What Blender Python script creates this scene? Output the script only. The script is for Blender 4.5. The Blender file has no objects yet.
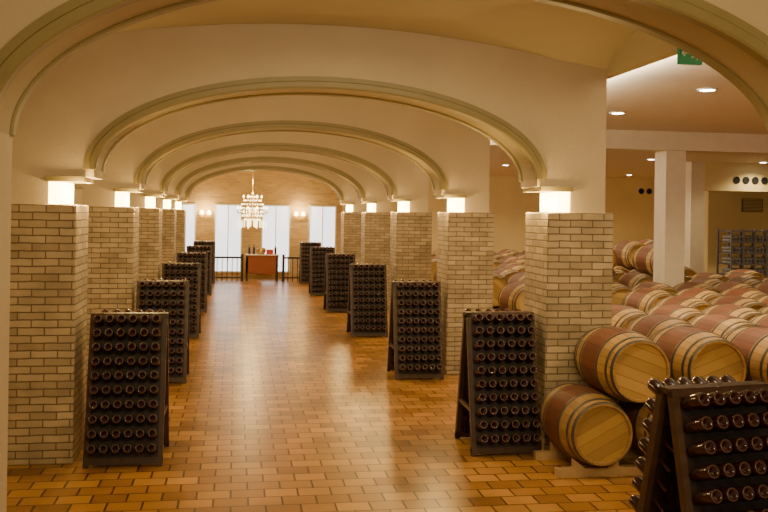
import bpy, math, random
from mathutils import Matrix, Vector
random.seed(4)
S = bpy.context.scene
COL = S.collection
# ---------------------------------------------------------------- materials
def new_mat(name):
    m = bpy.data.materials.new(name); m.use_nodes = True
    nt = m.node_tree; b = nt.nodes['Principled BSDF']
    return m, nt, b
def plain(name, col, rough=0.6, metal=0.0, emit=None, es=0.0, noise=0.0, nscale=6, bump=0.0, bscale=60, coat=0):
    m, nt, b = new_mat(name)
    b.inputs['Base Color'].default_value = (*col, 1)
    b.inputs['Roughness'].default_value = rough
    b.inputs['Metallic'].default_value = metal
    b.inputs['Coat Weight'].default_value = coat
    if emit:
        b.inputs['Emission Color'].default_value = (*emit, 1)
        b.inputs['Emission Strength'].default_value = es
    tc = nt.nodes.new('ShaderNodeTexCoord')
    if noise > 0:
        n = nt.nodes.new('ShaderNodeTexNoise'); n.inputs['Scale'].default_value = nscale
        n.inputs['Detail'].default_value = 4
        nt.links.new(tc.outputs['Object'], n.inputs['Vector'])
        r = nt.nodes.new('ShaderNodeMapRange')
        r.inputs['From Min'].default_value = .3; r.inputs['From Max'].default_value = .7
        r.inputs['To Min'].default_value = 1 - noise; r.inputs['To Max'].default_value = 1 + noise
        nt.links.new(n.outputs['Fac'], r.inputs['Value'])
        mx = nt.nodes.new('ShaderNodeVectorMath'); mx.operation = 'SCALE'
        mx.inputs[0].default_value = col
        nt.links.new(r.outputs[0], mx.inputs['Scale'])
        nt.links.new(mx.outputs[0], b.inputs['Base Color'])
    if bump > 0:
        n2 = nt.nodes.new('ShaderNodeTexNoise'); n2.inputs['Scale'].default_value = bscale
        nt.links.new(tc.outputs['Object'], n2.inputs['Vector'])
        bp = nt.nodes.new('ShaderNodeBump'); bp.inputs['Strength'].default_value = bump
        bp.inputs['Distance'].default_value = .01
        nt.links.new(n2.outputs['Fac'], bp.inputs['Height'])
        nt.links.new(bp.outputs[0], b.inputs['Normal'])
    return m
def brickmat(name, c1, c2, mortar, bw, rh, ms, rough, bumpd, use_uv=True, var=.25, vscale=1.2, offset=.5, wob=.012):
    m, nt, b = new_mat(name)
    tc = nt.nodes.new('ShaderNodeTexCoord')
    br = nt.nodes.new('ShaderNodeTexBrick')
    br.inputs['Color1'].default_value = (*c1, 1); br.inputs['Color2'].default_value = (*c2, 1)
    br.inputs['Mortar'].default_value = (*mortar, 1)
    br.inputs['Scale'].default_value = 1
    br.inputs['Brick Width'].default_value = bw; br.inputs['Row Height'].default_value = rh
    br.inputs['Mortar Size'].default_value = ms; br.inputs['Mortar Smooth'].default_value = .3
    br.offset = offset
    src = tc.outputs['UV'] if use_uv else tc.outputs['Object']
    nz = nt.nodes.new('ShaderNodeTexNoise'); nz.inputs['Scale'].default_value = 9
    nt.links.new(src, nz.inputs['Vector'])
    sb = nt.nodes.new('ShaderNodeVectorMath'); sb.operation = 'SUBTRACT'; sb.inputs[1].default_value = (.5, .5, .5)
    nt.links.new(nz.outputs['Color'], sb.inputs[0])
    sc = nt.nodes.new('ShaderNodeVectorMath'); sc.operation = 'SCALE'; sc.inputs['Scale'].default_value = wob
    nt.links.new(sb.outputs[0], sc.inputs[0])
    ad = nt.nodes.new('ShaderNodeVectorMath'); ad.operation = 'ADD'
    nt.links.new(src, ad.inputs[0]); nt.links.new(sc.outputs[0], ad.inputs[1])
    nt.links.new(ad.outputs[0], br.inputs['Vector'])
    n = nt.nodes.new('ShaderNodeTexNoise'); n.inputs['Scale'].default_value = vscale; n.inputs['Detail'].default_value = 5
    nt.links.new(src, n.inputs['Vector'])
    r = nt.nodes.new('ShaderNodeMapRange'); r.inputs['From Min'].default_value = .3; r.inputs['From Max'].default_value = .7
    r.inputs['To Min'].default_value = 1 - var; r.inputs['To Max'].default_value = 1 + var
    nt.links.new(n.outputs['Fac'], r.inputs['Value'])
    mx = nt.nodes.new('ShaderNodeVectorMath'); mx.operation = 'SCALE'
    nt.links.new(br.outputs['Color'], mx.inputs[0]); nt.links.new(r.outputs[0], mx.inputs['Scale'])
    nt.links.new(mx.outputs[0], b.inputs['Base Color'])
    b.inputs['Roughness'].default_value = rough
    bp = nt.nodes.new('ShaderNodeBump'); bp.inputs['Strength'].default_value = .8; bp.inputs['Distance'].default_value = bumpd
    bp.invert = True
    nt.links.new(br.outputs['Fac'], bp.inputs['Height'])
    nt.links.new(bp.outputs[0], b.inputs['Normal'])
    return m
M = {}
M['brick'] = brickmat('painted_brick', (.58,.455,.265), (.385,.295,.165), (.19,.135,.068), .22, .066, .006, .6, .014, var=.18, vscale=4.0)
M['endbrick'] = brickmat('end_wall_brick', (.62,.44,.21), (.48,.32,.14), (.58,.43,.22), .26, .085, .010, .8, .006, var=.1)
M['tile'] = brickmat('terracotta_tile', (.58,.29,.075), (.29,.13,.035), (.10,.045,.015), .26, .20, .009, .28, .005, use_uv=False, var=.32, vscale=.9, wob=.006)
M['stucco'] = plain('stucco', (.58,.475,.305), .85, noise=.06, nscale=1.5, bump=.25, bscale=90)
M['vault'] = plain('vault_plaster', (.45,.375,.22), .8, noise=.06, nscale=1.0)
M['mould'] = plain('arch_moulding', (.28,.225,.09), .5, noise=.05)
M['hallceil'] = plain('hall_ceiling_paint', (.74,.64,.49), .6, noise=.04)
M['hallwall'] = plain('hall_wall_paint', (.70,.57,.29), .8, noise=.06, nscale=1)
M['lamp'] = plain('lamp_glass', (1,.9,.7), .4, emit=(1,.74,.30), es=14)
M['down'] = plain('downlight_glass', (1,1,1), .4, emit=(1,.95,.8), es=25)
M['curtain'] = plain('window_daylight', (.9,.92,1), .7, emit=(.86,.92,1), es=2.2)
M['wframe'] = plain('window_frame_paint', (.75,.72,.62), .5)
M['rackwood'] = plain('rack_dark_wood', (.022,.011,.007), .5, noise=.4, nscale=12)
M['rackwood2'] = plain('rack_stile_wood', (.06,.029,.013), .45, noise=.3, nscale=12)
M['glass'] = plain('bottle_glass', (.034,.008,.007), .14, coat=.2)
M['punt'] = plain('bottle_base', (.08,.048,.028), .3)
M['steel'] = plain('hoop_steel', (.12,.105,.085), .4, metal=.6)
M['white'] = plain('white_paint', (.85,.85,.8), .6)
M['green'] = plain('exit_green', (.01,.20,.07), .5, emit=(.01,.30,.10), es=.15)
M['black'] = plain('vent_black', (.01,.01,.01), .9)
M['grille'] = plain('air_grille', (.12,.09,.05), .7)
M['iron'] = plain('dark_iron', (.03,.022,.016), .45, metal=.3)
M['brass'] = plain('brass', (.6,.40,.14), .3, metal=.9)
M['crystal'] = plain('crystal', (1,.95,.8), .1, emit=(1,.76,.36), es=9)
M['cradle'] = plain('cradle_wood', (.50,.34,.16), .7, noise=.2)
M['cloth'] = plain('table_cloth', (.24,.07,.03), .8)
M['red'] = plain('red_box', (.45,.03,.02), .6)
M['card'] = plain('storage_bottles', (.20,.20,.21), .5, noise=.3, nscale=14)
M['srack'] = plain('storage_rack_steel', (.20,.20,.22), .5, metal=.5)
def stavemat(name):
    m, nt, b = new_mat(name)
    tc = nt.nodes.new('ShaderNodeTexCoord'); sp = nt.nodes.new('ShaderNodeSeparateXYZ')
    nt.links.new(tc.outputs['Object'], sp.inputs[0])
    at = nt.nodes.new('ShaderNodeMath'); at.operation = 'ARCTAN2'
    nt.links.new(sp.outputs['X'], at.inputs[0]); nt.links.new(sp.outputs['Z'], at.inputs[1])
    mu = nt.nodes.new('ShaderNodeMath'); mu.operation = 'MULTIPLY'; mu.inputs[1].default_value = 26/(2*math.pi)
    nt.links.new(at.outputs[0], mu.inputs[0])
    return m, nt, b, tc, mu
def finish_stave(m, nt, b, tc, mu, col, gapcol):
    fr = nt.nodes.new('ShaderNodeMath'); fr.operation = 'FRACT'; nt.links.new(mu.outputs[0], fr.inputs[0])
    lt = nt.nodes.new('ShaderNodeMath'); lt.operation = 'LESS_THAN'; lt.inputs[1].default_value = .06
    nt.links.new(fr.outputs[0], lt.inputs[0])
    fl = nt.nodes.new('ShaderNodeMath'); fl.operation = 'FLOOR'; nt.links.new(mu.outputs[0], fl.inputs[0])
    oi = nt.nodes.new('ShaderNodeObjectInfo')
    a2 = nt.nodes.new('ShaderNodeMath'); a2.operation = 'MULTIPLY_ADD'; a2.inputs[1].default_value = 37.0
    nt.links.new(oi.outputs['Random'], a2.inputs[0]); nt.links.new(fl.outputs[0], a2.inputs[2])
    wn = nt.nodes.new('ShaderNodeTexWhiteNoise'); wn.noise_dimensions = '1D'
    nt.links.new(a2.outputs[0], wn.inputs['W'])
    r = nt.nodes.new('ShaderNodeMapRange'); r.inputs['To Min'].default_value = .80; r.inputs['To Max'].default_value = 1.15
    nt.links.new(wn.outputs['Value'], r.inputs['Value'])
    r2 = nt.nodes.new('ShaderNodeMapRange'); r2.inputs['To Min'].default_value = .65; r2.inputs['To Max'].default_value = 1.12
    nt.links.new(oi.outputs['Random'], r2.inputs['Value'])
    mm = nt.nodes.new('ShaderNodeMath'); mm.operation = 'MULTIPLY'
    nt.links.new(r.outputs[0], mm.inputs[0]); nt.links.new(r2.outputs[0], mm.inputs[1])
    sc = nt.nodes.new('ShaderNodeVectorMath'); sc.operation = 'SCALE'; sc.inputs[0].default_value = col
    nt.links.new(mm.outputs[0], sc.inputs['Scale'])
    mx = nt.nodes.new('ShaderNodeMix'); mx.data_type = 'RGBA'
    nt.links.new(lt.outputs[0], mx.inputs['Factor'])
    nt.links.new(sc.outputs[0], mx.inputs['A']); mx.inputs['B'].default_value = (*gapcol, 1)
    nt.links.new(mx.outputs['Result'], b.inputs['Base Color'])
    b.inputs['Roughness'].default_value = .55
    return m
M['oak'] = finish_stave(*stavemat('barrel_oak'), (.52,.31,.105), (.20,.10,.035))
M['stain'] = finish_stave(*stavemat('barrel_wine_stain'), (.21,.072,.032), (.08,.028,.015))
t = stavemat('barrel_head_oak')
sp = [n for n in t[1].nodes if n.type == 'SEPXYZ'][0]
mu = t[1].nodes.new('ShaderNodeMath'); mu.operation = 'MULTIPLY'; mu.inputs[1].default_value = 11
t[1].links.new(sp.outputs['X'], mu.inputs[0])
M['head'] = finish_stave(t[0], t[1], t[2], t[3], mu, (.64,.40,.125), (.28,.14,.04))

# ---------------------------------------------------------------- mesh builder
class MB:
    def __init__(s): s.v=[]; s.f=[]; s.m=[]; s.sm=[]; s.mats=[]
    def mi(s, k):
        if k not in s.mats: s.mats.append(k)
        return s.mats.index(k)
    def face(s, pts, mat, smooth=False):
        i=len(s.v); s.v += [tuple(p) for p in pts]; s.f.append(tuple(range(i,i+len(pts)))); s.m.append(s.mi(mat)); s.sm.append(smooth)
    def raw(s, vs, fs, mat, smooth=False):
        i=len(s.v); s.v += [tuple(p) for p in vs]
        k=s.mi(mat)
        for f in fs: s.f.append(tuple(a+i for a in f)); s.m.append(k); s.sm.append(smooth)
    def box(s, x0,x1,y0,y1,z0,z1, mat, T=None):
        vs=[Vector((x,y,z)) for x in (x0,x1) for y in (y0,y1) for z in (z0,z1)]
        if T is not None: vs=[T@v for v in vs]
        s.raw(vs, [(0,1,3,2),(4,6,7,5),(0,4,5,1),(2,3,7,6),(0,2,6,4),(1,5,7,3)], mat)
    def lathe(s, prof, n, mat, T=None, mats=None, smooth=True, caps=True):
        vs=[]; 
        for r,h in prof:
            for i in range(n):
                a=2*math.pi*i/n
                v=Vector((r*math.cos(a), r*math.sin(a), h))
                vs.append(T@v if T is not None else v)
        base=len(s.v); s.v += [tuple(v) for v in vs]
        for j in range(len(prof)-1):
            k=s.mi(mats[j] if mats else mat)
            for i in range(n):
                i2=(i+1)%n
                s.f.append((base+j*n+i, base+j*n+i2, base+(j+1)*n+i2, base+(j+1)*n+i)); s.m.append(k); s.sm.append(smooth)
        if caps:
            k0=s.mi(mats[0] if mats else mat); k1=s.mi(mats[-1] if mats else mat)
            if prof[0][0]>1e-4: s.f.append(tuple(base+i for i in reversed(range(n)))); s.m.append(k0); s.sm.append(False)
            if prof[-1][0]>1e-4: s.f.append(tuple(base+(len(prof)-1)*n+i for i in range(n))); s.m.append(k1); s.sm.append(False)
    def mesh(s, name, uv=False):
        me=bpy.data.meshes.new(name); me.from_pydata(s.v,[],s.f)
        for k in s.mats: me.materials.append(M[k])
        me.polygons.foreach_set('material_index', s.m); me.polygons.foreach_set('use_smooth', s.sm)
        if uv:
            l=me.uv_layers.new(name='uv')
            for p in me.polygons:
                n=p.normal; 
                for li in p.loop_indices:
                    c=me.vertices[me.loops[li].vertex_index].co
                    if abs(n.x)>=abs(n.y) and abs(n.x)>abs(n.z): l.data[li].uv=(c.y+50,c.z+.01)
                    elif abs(n.y)>abs(n.z): l.data[li].uv=(c.x+50,c.z+.01)
                    else: l.data[li].uv=(c.x+50,c.y+50)
        me.update(); return me
    def obj(s, name, loc=(0,0,0), uv=False, parent=None):
        o=bpy.data.objects.new(name, s.mesh(name,uv)); COL.objects.link(o); o.location=loc
        if parent: o.parent=parent
        return o
def inst(name, me, loc, rot=(0,0,0)):
    o=bpy.data.objects.new(name, me); COL.objects.link(o); o.location=loc; o.rotation_euler=rot; return o
def aim(frm, to):
    z=(Vector(to)-Vector(frm)).normalized()
    q=z.to_track_quat('Z','Y'); return Matrix.Translation(frm) @ q.to_matrix().to_4x4()

# ---------------------------------------------------------------- shell
Cx=.80; PW=.66; BAY=4.0; Y0=8.1; NB=5
XL=-1.30; XR=2.90
b=MB(); b.box(-2.8,15.2,-1,30.2,-.2,0,'tile'); b.obj('floor')
b=MB(); b.box(-2.8,-2.6,-1,30.2,0,4.1,'stucco'); b.obj('wall_left')
b=MB(); b.box(15.0,15.2,-1,30.2,0,4.1,'hallwall'); b.obj('wall_right')
b=MB(); b.box(-2.8,3.55,30,30.2,0,4.1,'endbrick'); b.obj('wall_back', uv=True)
b=MB(); b.box(3.55,15.2,30,30.2,0,4.1,'hallwall'); b.obj('wall_hall_back')
b=MB(); b.box(3.6,15.2,-1,30.2,3.6,3.75,'hallceil'); b.obj('ceiling')
b=MB(); b.box(-2.8,-1.98,-1,30.2,3.6,3.75,'vault'); b.box(-1.9,3.5,-1,5.5,3.95,4.1,'vault'); b.box(-1.9,3.5,24.7,30.2,3.6,3.75,'vault'); b.obj('ceiling_side')
b=MB(); b.box(3.5,3.6,-1,30.2,3.56,4.12,'vault'); b.box(-1.98,-1.9,-1,30.2,3.56,4.12,'vault'); b.obj('trim_1')
b=MB(); b.box(3.6,15.0,13.55,14.1,3.3,3.6,'hallceil'); b.obj('trim_2')

def vault(ya,yb):
    b=MB(); nx,ny=48,30; vs=[]
    for j in range(ny+1):
        for i in range(nx+1):
            x=-1.9+5.4*i/nx; y=ya+(yb-ya)*j/ny
            u=(x-Cx)/2.7; v=(y-(ya+yb)/2)/((yb-ya)/2)
            z=3.58+max(.33*(1-u*u), .33*math.sqrt(max(0,1-v*v)))
            vs.append((x,y,z))
    fs=[(j*(nx+1)+i,(j+1)*(nx+1)+i,(j+1)*(nx+1)+i+1,j*(nx+1)+i+1) for j in range(ny) for i in range(nx)]
    b.raw(vs,fs,'vault',True); return b.obj('ceiling_vault')
vault(5.5,Y0+.1)
for k in range(NB-1): vault(Y0+.5+BAY*k, Y0+.1+BAY*(k+1))

def archway(yf, th, cx, a, bb, sp, xl, xr, ztop, zb, band=.075):
    b=MB(); n=64
    arc=[(cx-a*math.cos(math.pi*i/n), sp+bb*math.sin(math.pi*i/n)) for i in range(n+1)]
    y0,y1=yf,yf+th
    for i in range(n):
        (xa,za),(xb,zc)=arc[i],arc[i+1]
        b.face([(xa,y0,za),(xb,y0,zc),(xb,y0,ztop),(xa,y0,ztop)],'stucco')
        b.face([(xb,y1,zc),(xa,y1,za),(xa,y1,ztop),(xb,y1,ztop)],'stucco')
    vs=[]; fs=[]
    for i,(x,z) in enumerate(arc): vs += [(x,y0,z),(x,y1,z)]
    for i in range(n): fs.append((2*i,2*i+1,2*i+3,2*i+2))
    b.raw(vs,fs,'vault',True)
    b.box(xl,cx-a,y0,y1,zb,ztop,'stucco'); b.box(cx+a,xr,y0,y1,zb,ztop,'stucco')
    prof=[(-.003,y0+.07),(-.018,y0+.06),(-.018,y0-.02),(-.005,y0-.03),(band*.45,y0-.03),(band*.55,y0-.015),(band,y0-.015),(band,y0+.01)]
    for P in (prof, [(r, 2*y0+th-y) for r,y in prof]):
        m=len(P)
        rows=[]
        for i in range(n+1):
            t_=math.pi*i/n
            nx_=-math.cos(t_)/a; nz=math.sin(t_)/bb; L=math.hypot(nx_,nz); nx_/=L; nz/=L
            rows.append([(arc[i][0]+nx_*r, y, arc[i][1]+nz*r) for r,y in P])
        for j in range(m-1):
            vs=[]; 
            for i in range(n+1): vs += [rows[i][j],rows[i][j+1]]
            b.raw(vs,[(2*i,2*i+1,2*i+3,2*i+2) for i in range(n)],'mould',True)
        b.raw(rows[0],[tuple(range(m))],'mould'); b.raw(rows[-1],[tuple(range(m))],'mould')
    return b.obj('archway')
for k in range(NB):
    archway(Y0+.07+BAY*k, .5, Cx, 2.02, .80, 2.55, -2.6, 3.5, 4.1, 2.48, band=.09)
archway(5.0,.5,1.14,2.42,1.02,2.62,-2.6,4.6,4.1,2.5,band=.11)

def pillar(x0, inner, y):
    x1=x0+PW
    e=bpy.data.objects.new('brick_pillar',None); COL.objects.link(e); e.location=(x0+PW/2,y+PW/2,0)
    def rel(bb,name,uv=False):
        o=bb.obj(name,uv=uv); o.location=(-e.location.x,-e.location.y,0); o.parent=e; return o
    b=MB(); b.box(x0,x1,y,y+PW,0,2.24,'brick'); o=rel(b,'brick_shaft',True)
    md=o.modifiers.new('bev','BEVEL'); md.width=.012; md.segments=2
    b=MB()
    if inner>0:
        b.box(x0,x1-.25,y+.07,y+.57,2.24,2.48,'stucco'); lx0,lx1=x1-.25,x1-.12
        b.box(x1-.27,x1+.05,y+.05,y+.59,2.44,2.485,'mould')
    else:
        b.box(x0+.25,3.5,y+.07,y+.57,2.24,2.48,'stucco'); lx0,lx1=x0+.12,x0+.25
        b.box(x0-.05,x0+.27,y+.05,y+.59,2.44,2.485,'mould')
    rel(b,'core')
    b=MB(); b.box(lx0,lx1,y+.10,y+.56,2.245,2.435,'lamp'); rel(b,'lamp_block')
    for yy_ in (.03,.62):
        li=bpy.data.lights.new('lamp','POINT'); li.energy=25; li.color=(1,.66,.24); li.shadow_soft_size=.03
        lo=bpy.data.objects.new('lamp',li); COL.objects.link(lo)
        xx = x1+.02 if inner>0 else x0-.02
        lo.location=(xx-e.location.x, y+yy_-e.location.y, 2.34); lo.parent=e
for k in range(NB):
    y=Y0+BAY*k
    pillar(XL-PW-(.05 if k==0 else 0), 1, y); pillar(XR,-1,y)
b=MB(); b.box(-2.58,-1.28,5.0,5.5,0,2.5,'stucco'); b.obj('pier')
b=MB(); b.box(3.56,4.4,5.0,5.5,0,2.5,'stucco'); b.obj('pier')
b=MB(); b.box(6.86,7.2,13.6,14.0,0,3.3,'hallceil'); b.obj('hall_column')
b=MB(); b.box(11.0,11.36,20.5,20.95,0,3.6,'hallceil'); b.obj('hall_column')
b=MB(); b.box(11.36,15.0,20.5,20.9,2.9,3.6,'hallwall'); b.obj('trim_3')
def vents(xs,y,z,r):
    b=MB()
    for x in xs:
        b.lathe([(r,0),(r,.02),(r*.85,.02),(r*.8,.012)],20,'black',T=Matrix.Translation((x,y,z))@Matrix.Rotation(math.pi/2,4,'X'))
    b.obj('wall_vents')
vents([12.2,12.45,12.7,12.95],20.5,3.17,.09)
vents([14.2,14.5,14.8],30.0,3.15,.10)
b=MB(); b.box(12.3,15.0,22.0,22.2,0,3.6,'hallwall')
b.box(13.25,13.85,21.97,22.0,2.40,2.76,'grille')
for i in range(9): b.box(13.28,13.82,21.955,21.97,2.425+i*.037,2.44+i*.037,'hallwall')
b.obj('wall_recess')

# ---------------------------------------------------------------- riddling racks
def rack_mesh():
    b=MB(); W=.66; H=1.27; yb=.34; yt=.045
    L=math.hypot(H,yb-yt); ang=math.atan2(yb-yt,H)
    for s in (-1,1):
        T=Matrix.Translation((0,s*yb,0))@(Matrix.Rotation(math.pi,4,'Z') if s<0 else Matrix.Identity(4))@Matrix.Rotation(ang,4,'X')
        b.box(-W/2+.03,W/2-.03,-.022,.008,.05,L-.01,'rackwood',T)
        for sx in (-1,1):
            b.box(sx*W/2-(.04 if sx>0 else 0),sx*W/2+(.04 if sx<0 else 0),-.03,.02,0,L,'rackwood2',T)
        b.box(-W/2,W/2,-.03,.02,L-.035,L,'rackwood2',T); b.box(-W/2,W/2,-.03,.018,.02,.075,'rackwood2',T)
        for r in range(10):
            for c in range(6):
                x=-W/2+.083+c*(W-.166)/5; z=.135+r*(L-.21)/9
                B=T@Matrix.Translation((x,0,z))@Matrix.Rotation(-math.pi/2+.14,4,'X')
                prof=[(.014,-.11),(.016,-.04),(.034,.0),(.0395,.035),(.0395,.160),(.036,.173),(.029,.175),(.022,.167),(.0,.145)]
                b.lathe(prof,12,'glass',B,mats=['glass']*5+['punt']*1+['glass']*2,caps=False)
    b.box(-W/2,W/2,-.05,.05,H-.02,H+.012,'rackwood2')
    for sx in (-1,1):
        b.box(sx*(W/2-.02)-.012,sx*(W/2-.02)+.012,-.24,.24,.38,.42,'rackwood2')
    return b.mesh('riddling_rack')
RM=rack_mesh()
RY=[8.30,12.08,16.2,20.2,24.2,28.1]
for k in range(6):
    inst('riddling_rack',RM,(-.91,RY[k],0),(0,0,random.uniform(-.02,.02)))
    inst('riddling_rack',RM,((2.50,2.46,2.40,2.36,2.34,2.34)[k],RY[k],0),(0,0,random.uniform(-.02,.02)))
inst('riddling_rack',RM,(2.64,4.62,0),(0,0,.16))

# ---------------------------------------------------------------- barrels
BR=.312; BL=.88
def barrel_mesh():
    b=MB(); L=BL; R=BR; dr=.055
    def r(t): return R-dr*t*t
    T=Matrix.Rotation(-math.pi/2,4,'X')
    stations=[-1,-.9,-.8,-.66,-.5,-.36,-.17,0,.17,.36,.5,.66,.8,.9,1]
    prof=[(r(t),t*L/2) for t in stations]; mats=[]
    for j in range(len(stations)-1):
        mid=(stations[j]+stations[j+1])/2
        mats.append('stain' if abs(mid)<.37 else 'oak')
    b.lathe(prof,32,'oak',T,mats=mats,caps=False)
    for s in (-1,1):
        rr=r(1)
        b.lathe([(rr,s*L/2),(rr-.018,s*L/2),(rr-.022,s*(L/2-.03)),(0,s*(L/2-.032))],32,'head',T,mats=['oak','oak','head'],caps=False,smooth=False)
    for c,w in ((.955,.035),(.77,.03),(.42,.03)):
        for s in (-1,1):
            t0,t1=s*(c-w),s*(c+w)
            b.lathe([(r(t0)+.0,t0*L/2),(r(t0)+.005,t0*L/2),(r(t1)+.005,t1*L/2),(r(t1),t1*L/2)],32,'steel',T,caps=False)
    return b.mesh('wine_barrel')
BM=barrel_mesh()
Z1=.385; DZ=.515; PX=.70
blocks=[(6.86,7.2,13.6,14.0),(11.0,11.36,20.5,20.95),(12.3,15,22,22.2)]
for k in range(NB): blocks.append((2.85,3.6,Y0+BAY*k,Y0+BAY*k+PW))
def ok(x,y):
    for a,bb,c,d in blocks:
        if x+.33>a and x-.33<bb and y+.48>c and y-.48<d: return False
    return True
def cradle(xs_,y):
    b=MB()
    for dy in (-.27,.27):
        for cx in xs_:
            b.box(cx-.35,cx+.35,y+dy-.035,y+dy+.035,0,.07,'cradle')
            for sx in (-1,1):
                b.raw([(cx+sx*.10,y+dy-.03,.07),(cx+sx*.20,y+dy-.03,.07),(cx+sx*.20,y+dy-.03,.15),
                       (cx+sx*.10,y+dy+.03,.07),(cx+sx*.20,y+dy+.03,.07),(cx+sx*.20,y+dy+.03,.15)],
                      [(0,1,2),(3,5,4),(0,3,4,1),(1,4,5,2),(0,2,5,3)],'cradle')
    b.obj('barrel_cradle')
yc=7.54; k=0
while yc<26.5:
    xs = 3.06 if k==0 else 3.97+random.choice((0,.12,.24))*(k>2)
    xmax=min(.64*yc+1.4,12.0 if yc>21 else 14.0)
    if 18.6<yc<21.0: xmax=min(xmax,11.0)
    n=max(3,int((xmax-xs)/PX))
    got=[]
    for i in range(n):
        x=xs+i*PX
        if ok(x,yc):
            got.append(x); inst('wine_barrel',BM,(x,yc+(random.uniform(-.05,.05) if k else 0),Z1),(0,random.uniform(0,6.28),0))
    cradle(got,yc)
    got2=[]
    for a,c in zip(got,got[1:]):
        x=(a+c)/2
        far = x>9.3 and yc>14
        if abs(c-a-PX)<.01 and (k<3 or random.random()>(.55 if far else .13)):
            if ok(x,yc): got2.append(x); inst('wine_barrel',BM,(x,yc+random.uniform(-.06,.06),Z1+DZ),(0,random.uniform(0,6.28),0))
    if yc>14.5:
        for a,c in zip(got2,got2[1:]):
            x=(a+c)/2
            if abs(c-a-PX)<.01 and .36*yc<x<.55*yc and (random.random()>.45):
                inst('wine_barrel',BM,(x,yc,Z1+2*DZ),(0,random.uniform(0,6.28),0))
    yc += 1.02 if k<2 else 1.16
    k+=1

b=MB(); x0,x1,y0,y1=11.5,14.8,19.5,20.1
nx_=11
for i in range(nx_+1):
    x=x0+(x1-x0)*i/nx_
    for y in (y0,y1): b.box(x-.02,x+.02,y-.02,y+.02,0,1.97,'srack')
for j in range(8):
    z=.1+j*.26
    for y in (y0,y1): b.box(x0,x1,y-.015,y+.015,z-.015,z+.015,'srack')
    b.box(x0,x1,y0,y1,z-.008,z,'srack')
    if j<7:
        for i in range(nx_):
            for q in range(3):
                for lay in (0,1):
                    xx=x0+(x1-x0)*(i+.2+.3*q)/nx_
                    b.lathe([(.038,0),(.038,.4),(.02,.45)],8,'card',T=Matrix.Translation((xx,y0+.03,z+.04+.08*lay))@Matrix.Rotation(-math.pi/2,4,'X'))
b.obj('bottle_storage_rack')

# ---------------------------------------------------------------- far end
for i,(xa,xb) in enumerate([(-2.1,-1.29),(-.62,.19),(.91,1.77),(2.47,3.3)]):
    b=MB(); z0,z1=.25,2.4
    b.box(xa,xb,29.97,29.995,z0,z1,'curtain')
    for (p,q,r,s_) in ((xa-.05,xa,z0-.05,z1+.05),(xb,xb+.05,z0-.05,z1+.05),(xa,xb,z1,z1+.05),(xa,xb,z0-.05,z0)):
        b.box(p,q,29.93,29.999,r,s_,'wframe')
    b.box((xa+xb)/2-.015,(xa+xb)/2+.015,29.95,29.97,z0,z1,'wframe')
    b.obj('window_%d'%(i+1))
for x in (-.95,2.12):
    b=MB(); b.box(x-.04,x+.04,29.93,30,1.95,2.1,'brass'); b.box(x-.14,x+.14,29.9,29.93,2.0,2.03,'brass')
    for s in (-.12,.12): 
        b.lathe([(.02,0),(.03,.02),(.012,.03),(.012,.12)],10,'brass',T=Matrix.Translation((x+s,29.89,2.0)))
        b.lathe([(.07,0),(.045,.13)],12,'lamp',T=Matrix.Translation((x+s,29.89,2.1)))
    b.obj('wall_sconce')
    li=bpy.data.lights.new('sconce','POINT'); li.energy=32; li.color=(1,.66,.27); li.shadow_soft_size=.06
    lo=bpy.data.objects.new('sconce_light',li); COL.objects.link(lo); lo.location=(x,29.7,2.3)
b=MB(); cx,cy=.5,26.5
T0=Matrix.Translation((cx,cy,0))
b.lathe([(.012,3.6),(.012,2.75)],8,'brass',T0); b.lathe([(.09,3.6),(.09,3.57),(.02,3.52)],12,'brass',T0)
b.lathe([(.01,2.8),(.08,2.7),(.05,2.55),(.03,2.4),(.10,2.2),(.12,2.1),(.04,1.95),(.0,1.85)],12,'brass',T0)
for tier,(R,z,n) in enumerate(((.42,2.15,10),(.26,2.48,6))):
    for i in range(n):
        a=2*math.pi*i/n; d=Vector((math.cos(a),math.sin(a),0)); p0=Vector((cx,cy,z-.02))
        pts=[p0+d*R*t_+Vector((0,0,-.12*math.sin(math.pi*t_)+.05*t_)) for t_ in (0,.25,.5,.75,1)]
        for p,q in zip(pts,pts[1:]): b.lathe([(.01,0),(.01,(q-p).length)],6,'brass',aim(p,q))
        e=pts[-1]
        b.lathe([(.0,-.01),(.045,.0),(.045,.012),(.014,.015),(.014,.10)],10,'brass',Matrix.Translation(e))
        b.lathe([(.013,.10),(.024,.125),(.016,.16),(0,.19)],8,'crystal',Matrix.Translation(e))
        for q in range(3):
            f=.35+.3*q; p=p0+d*R*f
            for w in range(4):
                b.lathe([(0,0),(.016,.02),(0,.045)],5,'crystal',Matrix.Translation((p.x,p.y,z-.20-.055*w-.03*q)))
for i in range(24):
    a=2*math.pi*i/24
    for j in range(7):
        rr=.10+.25*math.sin(math.pi*(j+.5)/7*.9); z=2.62-.11*j
        b.lathe([(0,0),(.018,.02),(0,.045)],5,'crystal',Matrix.Translation((cx+rr*math.cos(a),cy+rr*math.sin(a),z)))
b.obj('chandelier')
li=bpy.data.lights.new('chand','POINT'); li.energy=125; li.color=(1,.68,.30); li.shadow_soft_size=.2
lo=bpy.data.objects.new('chandelier_light',li); COL.objects.link(lo); lo.location=(cx,cy-.1,3.05)
b=MB(); y=28.9
for p,q in ((-1.0,.25),(1.55,2.6)):
    b.box(p,q,y-.03,y+.03,.72,.78,'iron'); b.box(p,q,y-.02,y+.02,.1,.14,'iron')
    n=int((q-p)/.14)
    for i in range(n+1): 
        x=p+(q-p)*i/n; b.box(x-.012,x+.012,y-.012,y+.012,0,.74,'iron')
    for x in (p,q): b.box(x-.04,x+.04,y-.04,y+.04,0,.86,'iron')
b.obj('railing')
b=MB(); b.box(.35,1.4,28.8,29.4,.78,.83,'cloth')
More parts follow.
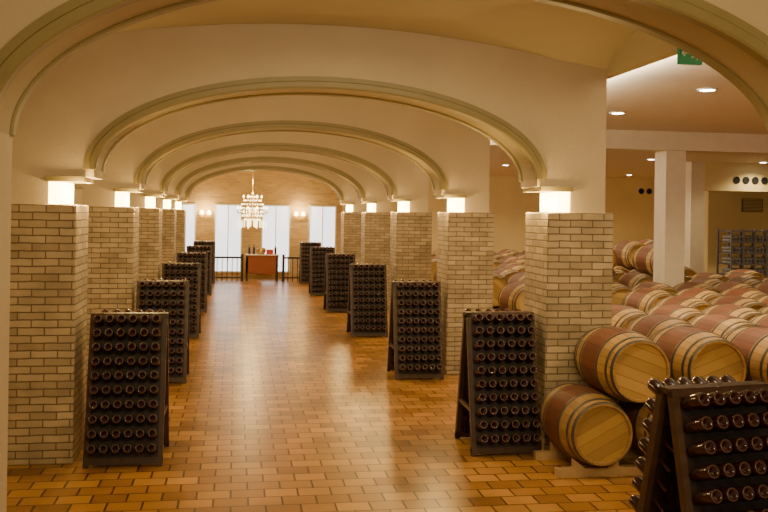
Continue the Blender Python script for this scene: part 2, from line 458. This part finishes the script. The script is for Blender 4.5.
for x in (.4,1.35):
    for yy in (28.85,29.35): b.box(x-.03,x+.03,yy-.03,yy+.03,0,.78,'iron')
b.box(.37,1.38,28.82,28.85,.25,.78,'cloth'); b.box(.35,1.4,28.78,29.42,.83,.85,'white')
b.obj('tasting_table')
for x in (.47,.62,1.3):
    b=MB(); b.lathe([(.038,0),(.038,.19),(.03,.22),(.014,.25),(.014,.31)],12,'glass'); b.obj('wine_bottle',(x,29.1,.85))
b=MB()
b.lathe([(.10,0),(.15,.10),(.13,.2),(.11,.21)],16,'brass'); b.obj('ice_bucket',(.85,29.1,.85))
b=MB(); b.box(-.11,.11,-.08,.08,0,.13,'red'); b.box(-.115,.115,-.085,.085,.13,.155,'red'); b.obj('red_gift_box',(1.12,29.05,.85))

# exit sign
e=MB(); sx,sy,sz=3.30,6.2,3.42
e.box(sx-.012,sx+.012,sy-.012,sy+.012,sz+.08,3.66,'white')
e.box(sx-.09,sx+.09,sy-.02,sy+.02,sz-.08,sz+.08,'green')
yy=sy-.024
def strip(p,q,w):
    p=Vector((p[0],0,p[1])); q=Vector((q[0],0,q[1])); d=(q-p).normalized(); n=Vector((-d.z,0,d.x))*w
    e.face([(sx+v.x,yy,sz+v.z) for v in (p-n,q-n,q+n,p+n)],'white')
e.lathe([(.011,0),(.011,.002)],12,'white',T=Matrix.Translation((sx+.055,yy+.001,sz+.045))@Matrix.Rotation(math.pi/2,4,'X'))
strip((.048,.032),(.032,-.005),.009); strip((.045,.028),(.068,.012),.004); strip((.042,.026),(.018,.022),.004)
strip((.032,-.005),(.052,-.022),.005); strip((.052,-.022),(.046,-.048),.005); strip((.032,-.005),(.018,-.028),.005); strip((.018,-.028),(-.002,-.03),.005)
strip((-.02,0),(-.06,0),.006); strip((-.075,0),(-.048,.022),.006); strip((-.075,0),(-.048,-.022),.006)
e.obj('exit_sign')

# ---------------------------------------------------------------- lights
def area(name,loc,to,sx,sy,en,col):
    l=bpy.data.lights.new(name,'AREA'); l.shape='RECTANGLE'; l.size=sx; l.size_y=sy; l.energy=en; l.color=col
    o=bpy.data.objects.new(name,l); COL.objects.link(o); o.location=loc
    o.rotation_euler=(Vector(to)-Vector(loc)).to_track_quat('-Z','Y').to_euler(); return o
for k in range(NB):
    yb=Y0+.57+BAY*k
    area('bay_fill',(Cx,yb+.16,3.52),(Cx,yb+2.2,.2),2.6,.18,(50,46,42,40,32)[k],(1,.80,.50))  # added fill, hidden behind each arch wall; no fitting there
area('bay_fill',(Cx+.2,5.68,3.60),(Cx,7.6,.4),2.6,.18,40,(1,.80,.50))  # same added fill for the first bay, behind the near arch
area('front_fill',(1.4,.6,3.7),(1.9,6,0),3.0,.6,125,(1,.74,.36))  # unseen fill added behind the camera for the foreground
for y in (8.0,16.0,24.0):
    l=area('hall_fill',(3.64,y,3.5),(9,y,3.3),.10,6.5,75,(1,.86,.66))  # added fill strips to brighten hall and ceiling, not real cove lamps
    l.rotation_euler=Matrix(((0,0,-1),(0,1,0),(1,0,0))).to_euler()
for y in (6.6,9.0,11.3,16.5,20.0,23.8,27.5):
    for x in (5.0,7.3,9.7,12.6):
        if x>.75*y+1.5: continue
        b=MB(); b.lathe([(.11,3.598),(.11,3.585),(.08,3.585)],20,'white',Matrix.Translation((x,y,0))); b.lathe([(.08,3.584),(.07,3.582)],20,'down',Matrix.Translation((x,y,0))); b.obj('ceiling_downlight')
        l=bpy.data.lights.new('spot','SPOT'); l.energy=180; l.color=(1,.78,.43); l.spot_size=math.radians(140); l.spot_blend=.8; l.shadow_soft_size=.06
        o=bpy.data.objects.new('downlight_spot',l); COL.objects.link(o); o.location=(x,y,3.57)
w=bpy.data.worlds.new('w'); S.world=w; w.use_nodes=True
w.node_tree.nodes['Background'].inputs[0].default_value=(1,.84,.60,1); w.node_tree.nodes['Background'].inputs[1].default_value=.36

# ---------------------------------------------------------------- camera
cam=bpy.data.cameras.new('camera'); co=bpy.data.objects.new('camera',cam); COL.objects.link(co)
F=900; th=math.atan(149/F)
co.matrix_world=Matrix.Translation((0,0,2.2))@Matrix.Rotation(-th,4,'Z')@Matrix.Rotation(math.pi/2,4,'X')@Matrix.Rotation(.0154,4,'Z')
cam.sensor_width=36; cam.lens=36*F/768; cam.shift_y=-42/768; cam.clip_end=200
S.camera=co
